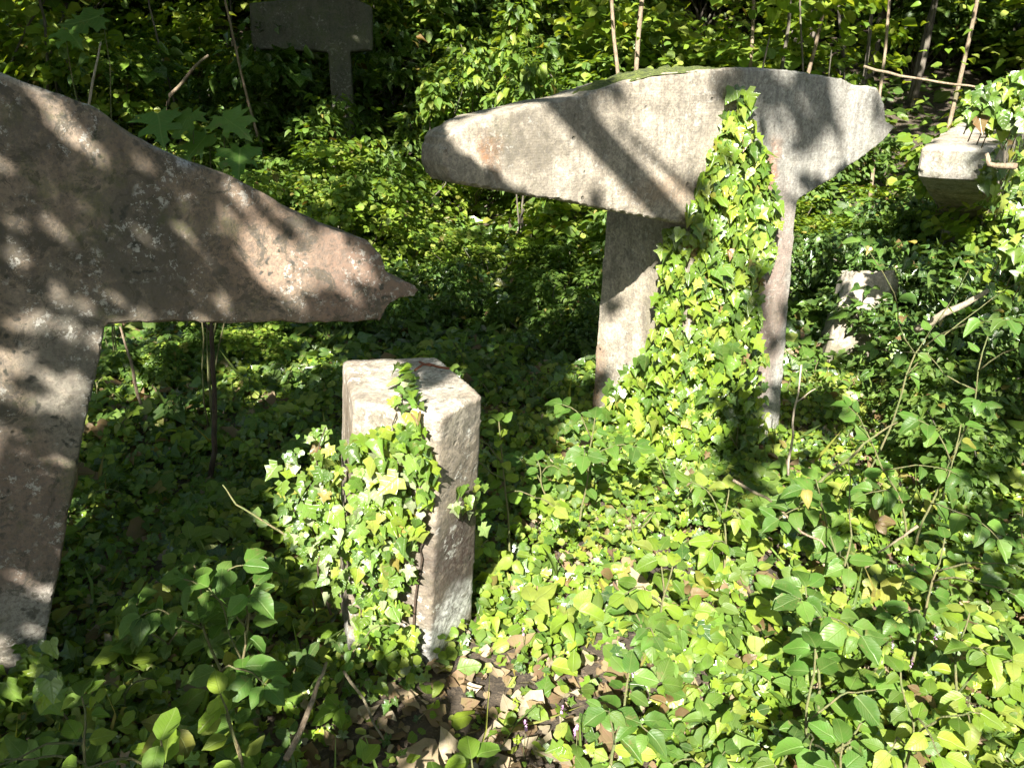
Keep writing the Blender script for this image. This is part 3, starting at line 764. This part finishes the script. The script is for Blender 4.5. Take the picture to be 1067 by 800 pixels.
# maple seedlings with big lobed leaves
def maple(px, py, y, spots, size, label):
    b = on_y(px, py, y); b.z = ground_z(b.x, b.y); r = empty('maple_seedling', b, label, 'seedling')
    pos, nr, tp_ = [], [], []; paths = []
    for (qx, qy) in spots:
        p = on_y(qx, qy, y + random.uniform(-.05, .05)) - b; pos.append(p); nr.append((random.gauss(0, .2), -.75, 1)); tp_.append((random.gauss(0, .5), -.3, -.5))
        paths.append(wob_path((0, 0, -.05), p, .005, .002, 8, .06))
    link('leaves', leaves('leaves', T_MAPLE, pos, nr, tp_, np.full(len(pos), size), colors(len(pos), DOG, 0)), M_LEAF, r)
    link('stem', tube('stem', paths, 5), M_STEM, r)
maple(200, 300, 3.6, [(165, 120), (200, 118), (232, 122), (215, 142), (250, 155)], .17, 'maple seedling with broad lobed leaves above the left support')
maple(90, 200, 4.3, [(70, 30), (104, 18)], .19, 'maple shoot with two lobed leaves high over the left support')

# flowers
M_PINK = N('petal'); M_PINK.b.inputs['Base Color'].default_value = (.42, .22, .40, 1); M_PINK = M_PINK.m
for (px, py) in [(545, 655), (548, 760), (645, 765), (660, 700), (975, 665), (950, 690), (930, 672), (1040, 690), (690, 655), (585, 745), (600, 765)]:
    p = on_z(px, py, .11); b = Vector((p.x, p.y, ground_z(p.x, p.y)))
    r = empty('wildflower', b, 'tiny pinkish wildflower blooming in the sunny weeds', 'flower', 'wildflowers in the weeds')
    link('stem', tube('stem', [wob_path((0, 0, 0), (0, 0, .11), .0015, .001, 4, .1)], 4), M_STEM, r)
    n = 9; a = rdir(n); ps_ = np.array([(0, 0, .10 + .004 * i) for i in range(n)])
    link('petals', leaves('petals', T_OVAL, ps_, a * .7 + np.array([0, -.3, .8]), a, .009, np.full((n, 3), .5)), M_PINK, r)

# ------------------------------------------------------------------ sticks, saplings, twigs
def stick(name, pts, r, label, mat, y=None, cat='stick', twigs=(), group=None):
    P = [on_y(px, py, yy) for px, py, yy in pts]; b = P[0].copy()
    path = []
    for a_, b_ in zip(P, P[1:]):
        for s in range(4):
            q = a_.lerp(b_, s / 4); path.append(q + Vector((noise.noise(q * 9), noise.noise(q * 9 + Vector((5, 0, 0))), noise.noise(q * 9 + Vector((0, 7, 0))))) * .012)
    path.append(P[-1]); n = len(path); me = tube(name, [[(p - b, r * (1 - .55 * i / n)) for i, p in enumerate(path)]] + [wob_path(on_y(*t[0]) - b, on_y(*t[1]) - b, r * .5, r * .25, 6, .05) for t in twigs], 7)
    o = link(name, me, mat); o.location = b; return tag(o, label, cat, group)
stick('bare_stick', [(90, 125, 3.3), (100, 75, 3.32), (105, 44, 3.34)], .006, 'pale upright stick behind the sloping top of the left support', M_PALE)
stick('bare_stick', [(166, 130, 4.4), (176, 100, 4.4), (195, 80, 4.35), (217, 58, 4.3)], .012, 'bent brown stick in the dark gap above the left support', M_TWIG)
stick('bare_stick', [(214, 520, 3.2), (224, 470, 3.2), (222, 400, 3.2), (219, 335, 3.2), (225, 300, 3.25)], .014, 'dark thin stem standing under the arm of the left support', M_DARKTWIG, cat='stem', twigs=[((220, 345, 3.2), (208, 330, 3.2))])
stick('bare_stick', [(146, 420, 3.4), (135, 375, 3.4), (125, 340, 3.4)], .008, 'thin pale stalk leaning under the left support arm', M_TWIG)
stick('bramble_stem', [(300, 560, 1.95), (275, 545, 1.95), (245, 525, 1.98), (232, 505, 2.0)], .0035, 'curling green bramble stem left of the pillar', M_STEM, cat='stem')
stick('bramble_stem', [(822, 495, 3.0), (826, 440, 3.0), (835, 380, 3.0)], .006, 'thin tan stalk rising beside the right edge of the pale support', M_PALE, cat='stem', twigs=[((828, 420, 3.0), (850, 405, 3.0))])
stick('bramble_stem', [(765, 500, 2.4), (800, 520, 2.3), (835, 552, 2.15), (860, 570, 2.1)], .0055, 'reddish tan bramble stem lying over the leaves before the support', M_TWIG, cat='stem')
stick('bramble_stem', [(835, 525, 2.35), (870, 490, 2.45), (900, 460, 2.5), (935, 440, 2.55)], .006, 'pale green woody stem among the broad dogwood leaves', M_STEM, cat='stem')
stick('bramble_stem', [(955, 550, 2.1), (940, 562, 2.1), (915, 575, 2.1)], .005, 'short tan twig near the right edge in the weeds', M_TWIG, cat='twig')
stick('fallen_branch', [(1090, 172, 3.8), (1060, 175, 3.8), (1030, 172, 3.85), (1028, 160, 3.87)], .018, 'light brown branch jutting in from the right below the concrete arm', M_TWIG, cat='branch')
stick('fallen_branch', [(955, 345, 3.6), (985, 325, 3.5), (1008, 315, 3.45), (1030, 302, 3.4)], .02, 'broken branch with a pale snapped end in the hollow at right', M_PALE, cat='branch')
stick('fallen_branch', [(300, 790, 1.25), (325, 730, 1.4), (340, 690, 1.55)], .007, 'brown twig lying on the litter before the pillar', M_TWIG, cat='twig')
stick('fallen_branch', [(360, 700, 1.6), (385, 740, 1.45), (400, 770, 1.35)], .004, 'thin forked twig on the ground under the pillar', M_TWIG, cat='twig')
stick('fallen_branch', [(900, 70, 6.5), (950, 82, 6.3), (1010, 90, 6.1), (1067, 98, 6)], .011, 'long thin branch lying across the dark background at upper right', M_TWIG, cat='branch')
stick('bare_stick', [(880, 590, 1.9), (887, 560, 1.95), (884, 480, 2.2)], .003, 'hair-thin pale stalk standing in the sunny weeds', M_STEM, cat='stalk')

# ------------------------------------------------------------------ background bushes (copies of four)
def make_bush(n, rad, h, size, tpl, pal, seed):
    rs = np.random.default_rng(seed); k_ = 14
    cl = np.stack([rs.uniform(-1, 1, k_) * rad, rs.uniform(-1, 1, k_) * rad, rs.uniform(.15, 1, k_) * h], 1); cr = rs.uniform(.18, .42, k_) * rad * 1.1
    w_ = rs.integers(0, k_, n); d = rs.normal(0, 1, (n, 3)); d /= np.linalg.norm(d, axis=1, keepdims=True)
    # leaves gather on flat layered sprays inside each clump
    lay = rs.uniform(-1, 1, (k_, 6)); li = rs.integers(0, 6, n)
    P = cl[w_] + d * (cr[w_] * rs.uniform(.2, 1, n) ** .5)[:, None]
    P[:, 2] = cl[w_, 2] + lay[w_, li] * cr[w_] * .9 + rs.normal(0, .02, n)
    P[:, 2] = np.maximum(P[:, 2], .02)
    nr = d * .25 + np.array([0, -.25, 1.]) + rs.normal(0, .35, (n, 3)); tp_ = d + np.array([0, 0, -.3])
    me = leaves('leaves', tpl, P, nr, tp_, size * np.exp(rs.normal(0, .25, n)), colors(n, pal, .03))
    paths = [wob_path((0, 0, -.1), cl[i], .012, .004, 6, .1) for i in range(k_)]
    st = tube('stems', paths, 5)
    return me, st
BUSH = []; DOMES = []
for i, (n, rad, h, size, tpl, pal) in enumerate([(2600, .75, 1.0, .065, T_OVAL, PAL), (2800, .8, .8, .06, T_ROUND, LIME), (2200, .6, 1.5, .075, T_OVAL, np.vstack([PAL, LIME])), (2600, .9, .7, .065, T_IVY2, IVYPAL)]):
    a_, b_ = make_bush(n, rad, h, size, tpl, pal, 40 + i)
    BUSH.append((a_, b_))
def bush(i, x, y, s, label, group='bushes under the trees'):
    r = empty('bush', (x, y, ground_z(x, y) - .02), label, 'bush', group, rz=random.uniform(0, 6.28)); r.scale = (s, s, s * random.uniform(.85, 1.2)); DOMES.append((x, y, ground_z(x, y), (.85, .9, .7, 1.0)[i] * s * .9, (1.0, .8, 1.5, .7)[i] * s))
    link('leaves', BUSH[i][0], M_LEAF if i < 3 else M_IVY, r); link('stems', BUSH[i][1], M_BARK, r)
def bpx(i, px, y, s, label=None, group='bushes under the trees'):
    p = on_y(px, 200, y); bush(i, p.x, y, s, label or 'leafy bush in the tangled undergrowth behind the concrete supports', group)
BL = [(0, 330, 7.0, .9, 'leafy bush behind the tip of the left support, below the distant shaded support'), (1, 420, 7.4, .9, 'round-leaved lime bush behind and left of the pale crossbeam tip'), (2, 450, 8.2, .9, 'taller bush rising at the back above the gap between the two supports'), (1, 300, 5.8, .6, 'small bush with round sunny leaves above the sloping left crossbeam'), (0, 480, 8.0, .9, 'bush directly behind the thin left end of the pale crossbeam'), (2, 550, 7.0, .85, 'tall bush showing over the left half of the pale crossbeam'), (0, 590, 5.6, .6, 'bush seen under the pale crossbeam just left of its leg'), (1, 640, 6.6, .9, 'bush behind the two thin saplings above the pale crossbeam'), (0, 560, 4.9, .45, 'small bush in the gap below the pale crossbeam, nearest to its leg'),
 (0, 760, 7.6, .9, 'bush peeping over the highest point of the pale crossbeam'), (1, 840, 6.8, .6, 'small bush behind the right half of the pale crossbeam'), (0, 930, 6.2, .5, 'bush between the pale crossbeam end and the jutting concrete arm'), (3, 880, 5.6, .55, 'ivy-leaved bush above the concrete stump'), (3, 980, 5.6, .7, 'ivy-leaved bush behind the jutting concrete arm'), (1, 1040, 5.4, .9, 'big lime bush at the right edge above the jutting arm'), (2, 1060, 6.2, .9, 'tallest bush at the upper right corner'), (0, 250, 6.3, .6, 'bush behind the maple seedling over the left crossbeam'), (3, 200, 5.2, .6, 'low ivy-leaved bush behind the slope of the left crossbeam'), (0, 140, 6.0, .7, 'dark bush behind the pale upright stick at upper left'), (3, 60, 5.5, .7, 'dark ivy-leaved bush behind the top of the left support'),
 (1, 510, 6.0, .5, 'small lime bush below the left part of the pale crossbeam'), (3, 440, 5.2, .5, 'low ivy-leaved bush between the left support tip and the pale crossbeam'), (0, 700, 6.2, .8, 'bush hidden behind the ivy-clad leg of the pale support'), (0, 340, 4.9, .4, 'small bush seen under the arm of the left support, nearest its tip'), (1, 240, 4.4, .35, 'small lime bush under the middle of the left support arm'), (0, 160, 4.3, .35, 'small bush under the left support arm beside its stem'), (3, 1035, 4.5, .75, 'ivy mound below the jutting concrete arm at the right edge'), (3, 1020, 4.9, .5, 'ivy mound hiding the foot of the jutting concrete arm'), (3, 1090, 4.0, .7, 'ivy mound cut by the right edge beside the broken branch'), (0, 1080, 3.2, .5, 'nearest bush at the right edge in the dark hollow'), (3, 610, 4.7, .4, 'ivy mound at the far foot of the pale support leg'),
 (1, 370, 6.2, .7, 'lime bush in dappled sun just right of the left support tip'), (3, 985, 4.75, .42, 'small ivy mound directly under the lit end of the jutting concrete arm'), (0, 318, 8.2, .62, 'dark bush hiding the lower part of the distant shaded support'), (0, 283, 8.4, 1.1, 'dark leafy bush covering the left end of the distant shaded support'), (0, 236, 7.8, .7, 'dark bush left of the distant shaded support'), (2, 500, 9.0, 1.0, 'high bush filling the top of the frame left of the thin saplings'), (0, 860, 8.2, .9, 'dark bush behind the right end of the pale crossbeam')]
for (i, px, y, s, lb) in BL: bpx(i, px, y, s, lb)
for q in range(110):
    y = random.uniform(8.6, 17); x = random.uniform(-1, 1) * (.75 * y + 1)
    if 9 > y > 8 and abs(x + 1.6) < .8: continue
    pr = project((x, y, 2))
    if pr and pr[0] < 290 and y < 14 and random.random() < .35: continue
    if pr and 250 < pr[0] < 410 and y < 10.2: continue
    if pr and 800 < pr[0] < 1010 and y < 14 and random.random() < .6: continue
    bush(random.randint(0, 3), x, y, random.uniform(1.0, 1.9), 'large dark shrub under the forest trees beyond the clearing', 'shrubs under the far trees')

# ------------------------------------------------------------------ trees
def crown_mesh(n, rad, h, size, seed, pal=PAL):
    rs = np.random.default_rng(seed); k_ = 26
    ang = rs.uniform(0, 6.28, k_); rr = rad * rs.uniform(.15, 1, k_) ** .7
    cl = np.stack([np.cos(ang) * rr, np.sin(ang) * rr, rs.uniform(0, 1, k_) * h], 1); cr = rs.uniform(.25, .5, k_) * rad
    w_ = rs.integers(0, k_, n); d = rs.normal(0, 1, (n, 3)); d /= np.linalg.norm(d, axis=1, keepdims=True)
    P = cl[w_] + d * (cr[w_] * rs.uniform(.3, 1, n) ** .5)[:, None] * np.array([1, 1, .6])
    return leaves('crown', T_CAN, P, d + np.array([0, 0, .9]), rdir(n), size * np.exp(rs.normal(0, .2, n)), colors(n, pal, .01)), cl
CROWNS = [crown_mesh(4500, 2.2, 3.5, .17, s) for s in (1, 2, 3)]
def tree(x, y, r, H, crown, label, group, leanx=0, leany=0, mat=M_BARK, crown_z=None):
    z = ground_z(x, y); e = empty('tree', (x, y, z), label, 'tree', group)
    path = []; n = 14; sd = random.random() * 90
    for i in range(n + 1):
        t = i / n; fl = 1 + .6 * math.exp(-t * 20)
        path.append(((leanx * t + .12 * noise.noise(Vector((sd, t * 4, 0))) * H * .25, leany * t + .12 * noise.noise(Vector((t * 4, sd, 0))) * H * .25, -.2 + H * t), r * fl * (1 - .6 * t)))
    link('trunk', tube('trunk', [path], 9 if r > .04 else 6), mat, e)
    if crown is not None:
        me, cl = CROWNS[crown]; c = link('crown', me, M_CANOPY, e); zz_ = (crown_z or H * .6); c.location = (leanx * .7, leany * .7, zz_); c.rotation_euler = (0, 0, random.uniform(0, 6))
        paths = [wob_path(Vector(path[9][0]), Vector((leanx * .7, leany * .7, zz_)) + Vector(cl[i]), r * .3, .01, 6, .08) for i in range(0, 26, 3)]
        link('limbs', tube('limbs', paths, 5), mat, e)
    return e
for (px, y, r) in [(78, 13, .17), (228, 14, .15), (20, 12, .07), (140, 15, .1), (470, 13, .08), (560, 15, .12), (715, 14, .1), (835, 12, .13), (856, 14, .1), (905, 11.5, .05), (935, 13, .12), (960, 10.5, .03), (985, 14, .1), (1040, 12, .09), (1065, 11, .04), (875, 10.5, .03), (1020, 15, .16), (805, 11, .04), (300, 16, .12), (400, 17, .12), (650, 17, .13)]:
    p = on_y(px, 60, y); tree(p.x, y, r, random.uniform(9, 12), random.randint(0, 2) if r > .06 else None, 'slim dark forest tree standing beyond the clearing', 'forest trees beyond the clearing', random.uniform(-.8, .8), random.uniform(-.3, .3), crown_z=random.uniform(4.6, 6))
for (px, y, r, lab) in [(640, 7.6, .022, 'thin mossy sapling trunk just left of the pale sapling behind the crossbeam'), (652, 7.4, .026, 'pale thin sapling trunk rising behind the crossbeam of the right support'), (1000, 6.2, .018, 'sunlit thin sapling trunk above the concrete arm at right'), (775, 8.2, .02, 'slender grey stem above the middle of the pale crossbeam')]:
    p = on_y(px, 80, y); e = tree(p.x, y, r, 5, None, lab, None, .2 if px == 652 else .05, 0, M_TWIG)
    ps_ = []
    for i in range(160): t = random.uniform(.2, .95); ps_.append((random.gauss(0, .25), random.gauss(0, .25), t * 4.2))
    n = len(ps_); link('leaves', leaves('leaves', T_OVAL, ps_, np.array([0, -.3, 1.]) + RNG.normal(0, .3, (n, 3)), rdir(n), .07, colors(n, LIME, .02)), M_LEAF, e)
for i in range(17):
    px = random.choice((random.uniform(800, 1067), random.uniform(800, 980), random.uniform(-20, 290))); y = random.uniform(7.6, 11.5); p = on_y(px, 60, y)
    tree(p.x, y, random.uniform(.010, .026), random.uniform(4.5, 7), None, 'thin bare sapling stem in the gloom behind the bushes', 'thin sapling stems at the forest edge', random.uniform(-.7, .7), random.uniform(-.3, .3), random.choice((M_BARK, M_BARK, M_TWIG)))
# far wall of trees to close the sky off
for q in range(46):
    y = random.uniform(17, 27); x = -24 + 48 * (q + random.random()) / 46
    tree(x, y, random.uniform(.08, .2), random.uniform(9, 13), q % 3, 'far forest tree lost in the dark wood', 'far forest trees', random.uniform(-1, 1), 0, crown_z=random.uniform(1.0, 5))

# ------------------------------------------------------------------ unseen canopy over the clearing
LIT = ["0000112332332112", "0000254487834314", "1014676995988886", "4136564333888756", "1053783244888976", "5335521145887987",
       "6221298117958984", "3100398389858886", "2111399399998767", "1012299899999898", "3211256999999899", "1112224799999998"]
def lit_at(px, py):
    if px < -60 or px > 1130 or py < -40 or py > 900: return .35
    u = min(14.999, max(0, px / 66.7 - .5)); v = min(10.999, max(0, py / 66.7 - .5)); i, j = int(u), int(v); fu, fv = u - i, v - j
    g = lambda a, b: int(LIT[b][a]) / 9
    return (g(i, j) * (1 - fu) + g(i + 1, j) * fu) * (1 - fv) + (g(i, j + 1) * (1 - fu) + g(i + 1, j + 1) * fu) * fv
# (x, y, rx, ry, lit, nearest, farthest)
SPOT = [(50, 180, 120, 60, .14, 0, 3), (170, 300, 40, 30, .1, 0, 3), (120, 260, 40, 50, .1, 0, 3), (240, 290, 26, 22, .1, 0, 3), (100, 345, 30, 10, .1, 0, 3), (185, 215, 40, 16, .1, 0, 3),
        (45, 255, 26, 16, .85, 0, 3), (60, 330, 42, 26, .7, 0, 3), (30, 375, 40, 22, .65, 0, 3), (95, 395, 16, 12, .8, 0, 3), (240, 225, 34, 18, .8, 0, 3), (190, 265, 22, 14, .8, 0, 3), (285, 270, 45, 34, .7, 0, 3), (360, 290, 60, 40, .97, 0, 3), (60, 470, 18, 18, .6, 0, 3), (215, 318, 26, 16, .8, 0, 3),
        (430, 400, 85, 42, 1, 0, 3), (425, 530, 95, 150, 1, 0, 3), (330, 520, 50, 60, 1, 0, 2.4), (550, 160, 135, 70, 1, 2.5, 4.4), (700, 100, 50, 60, 1, 2.5, 4.4), (690, 200, 60, 60, 1, 2.5, 4.4), (720, 320, 70, 90, 1, 2.5, 4.6), (660, 370, 50, 60, 1, 2.5, 4.6), (875, 130, 16, 50, .9, 3, 5), (825, 130, 12, 60, .35, 2.8, 4.6), (780, 200, 18, 100, 1, 2.8, 4.6), (775, 455, 14, 36, .3, 2.5, 4.6),
        (620, 600, 110, 150, 1, 0, 4), (995, 150, 40, 25, 1, 3.5, 6), (898, 310, 40, 35, 1, 4, 6), (335, 40, 80, 70, 0, 7.5, 12), (70, 470, 60, 200, .12, 2.2, 9), (520, 330, 60, 80, .15, 2.5, 8)]
SU = SUNV.cross(Vector((0, 0, 1))).normalized(); SV = SU.cross(SUNV).normalized()
cl_pos = []
for (x, y, z, rr, hh) in DOMES:
    o0 = len(BVH_V)
    for j, f in enumerate((0, .5, .85)):
        for i in range(8): BVH_V.append(Vector((x + rr * math.cos(f * 1.57) * math.cos(i * .785), y + rr * math.cos(f * 1.57) * math.sin(i * .785), z + hh * math.sin(f * 1.57))))
    for j in range(2):
        for i in range(8): BVH_F.append([o0 + j * 8 + i, o0 + j * 8 + (i + 1) % 8, o0 + j * 8 + 8 + (i + 1) % 8, o0 + j * 8 + 8 + i])
    BVH_F.append([o0 + 16 + i for i in range(8)])
BVHA = BVHTree.FromPolygons(BVH_V, BVH_F)
org = Vector((0, 4, 0)) + SUNV * 30
def thr(n): return .5 + .5 * max(-1, min(1, n * 1.9))
for q in range(185000):
    a_ = random.uniform(-11, 11); b_ = random.uniform(-4.6, 11)
    if q > 170000: a_ = random.uniform(-3, 1); b_ = random.uniform(-2.6, .6)
    o_ = org + SU * a_ + SV * b_
    h = BVHA.ray_cast(o_, -SUNV)
    if h[0] is None: continue
    pr = project(h[0]); y_ = h[0].y
    if y_ > 21: continue
    if pr is None: lit = .4
    else:
        lit = lit_at(pr[0], pr[1])
        lit = lit ** .75
        if y_ > 10.5: lit *= .6
        if y_ > 13: lit = 0
        for (cx, cy, rx, ry, lv, ya, yb) in SPOT:
            if ya < y_ < yb and ((pr[0] - cx) / rx) ** 2 + ((pr[1] - cy) / ry) ** 2 < 1: lit = lv
    f = 3.3 if y_ < 3 else (1.1 if y_ < 6 else .75)
    n_ = thr(noise.fractal(Vector((a_ * 3.6 * f, b_ * 3.6 * f, 0)), .8, 2.1, 3))
    if lit > .96 or n_ < lit + random.uniform(-.06, .06): continue
    if random.random() > 1.0: continue
    t = random.uniform(2.8, 4.2) if y_ < 3 else (random.uniform(6.5, 9.5) if y_ < 4.8 and h[0].z > .55 else random.uniform(4.2, 7.5))
    Q = h[0] + SUNV * t
    cl_pos.append((Q, .085 if y_ < 3 else .13))
for (px, py, yy, rad, m) in [(205, 130, 3.6, .32, 260), (88, 25, 4.3, .35, 260), (330, 40, 9, 1.0, 1500), (300, 20, 9, .8, 700)]:  # extra leaf clumps, added to shade the maple leaves and the distant support
    c = on_y(px, py, yy)
    for q in range(m):
        cl_pos.append((c + SUNV * random.uniform(4, 6) + SU * random.gauss(0, rad * .6) + SV * random.gauss(0, rad * .6), .13))
print('canopy leaves', len(cl_pos))
TR = [(-3.2, -3.4, .16), (2.6, -4.5, .18), (-5.5, 1.5, .15), (6.0, 2.6, .16), (.4, -7, .2), (-7.0, 6.5, .15), (8.0, 7.5, .17)]
buckets = [[] for _ in TR]
bsz = [[] for _ in TR]
for Q, q_s in cl_pos:
    i = min(range(len(TR)), key=lambda k_: (TR[k_][0] - Q.x) ** 2 + (TR[k_][1] - Q.y) ** 2); buckets[i].append(Q); bsz[i].append(q_s)
names = ['tree overhead at the near left whose crown shades the left support', 'tree behind the viewer at right with a spreading crown', 'tree left of the clearing with its crown overhanging it', 'tree right of the clearing with low leafy limbs', 'tall tree behind the viewer in the open side', 'tree at the far left margin of the clearing', 'tree at the far right margin of the clearing']
for i, ((x, y, r), bk) in enumerate(zip(TR, buckets)):
    if not bk: continue
    e = tree(x, y, r, 9, None, names[i], None); base = e.location
    A = np.array([tuple(q - base) for q in bk]); n = len(A)
    nr = RNG.normal(0, .45, (n, 3)) + np.array(SUNV) * .9
    link('crown', leaves('crown', T_CAN, A, nr, rdir(n), np.array(bsz[i]) * np.exp(RNG.normal(0, .15, n)), colors(n, PAL, .01)), M_CANOPY, e)
    sel = [Vector(A[k_]) for k_ in RNG.choice(n, min(22, n), replace=False)]
    sel = [s for s in sel if not (project(s + base) and -100 < project(s + base)[0] < 1160 and -30 < project(s + base)[1] < 830)]
    st_ = Vector((0, 0, 3.6)); link('limbs', tube('limbs', [wob_path(Vector((0, 0, random.uniform(2.8, 5))), s, .03, .006, 8, .06) for s in sel if s.length > 1], 5), M_BARK, e)
    if i == 1:   # the bough whose shadow crosses the pale crossbeam
        def up(px, py, t):
            hh = BVHC.ray_cast(CAM, pix_dir(px, py).normalized()); return hh[0] + SUNV * t - base
        A1, A2 = up(590, 108, 5.2), up(702, 232, 5.4); dA = A2 - A1
        B1, B2 = up(640, 128, 5.2), up(722, 200, 5.3)
        link('bough', tube('bough', [wob_path(A1 - dA * 3.0, A2 + dA * .3, .05, .065, 12, .01), wob_path(B1, B2 + (B2 - B1) * .1, .012, .02, 8, .02)], 8), M_BARK, e)
print('objects', len(bpy.data.objects))
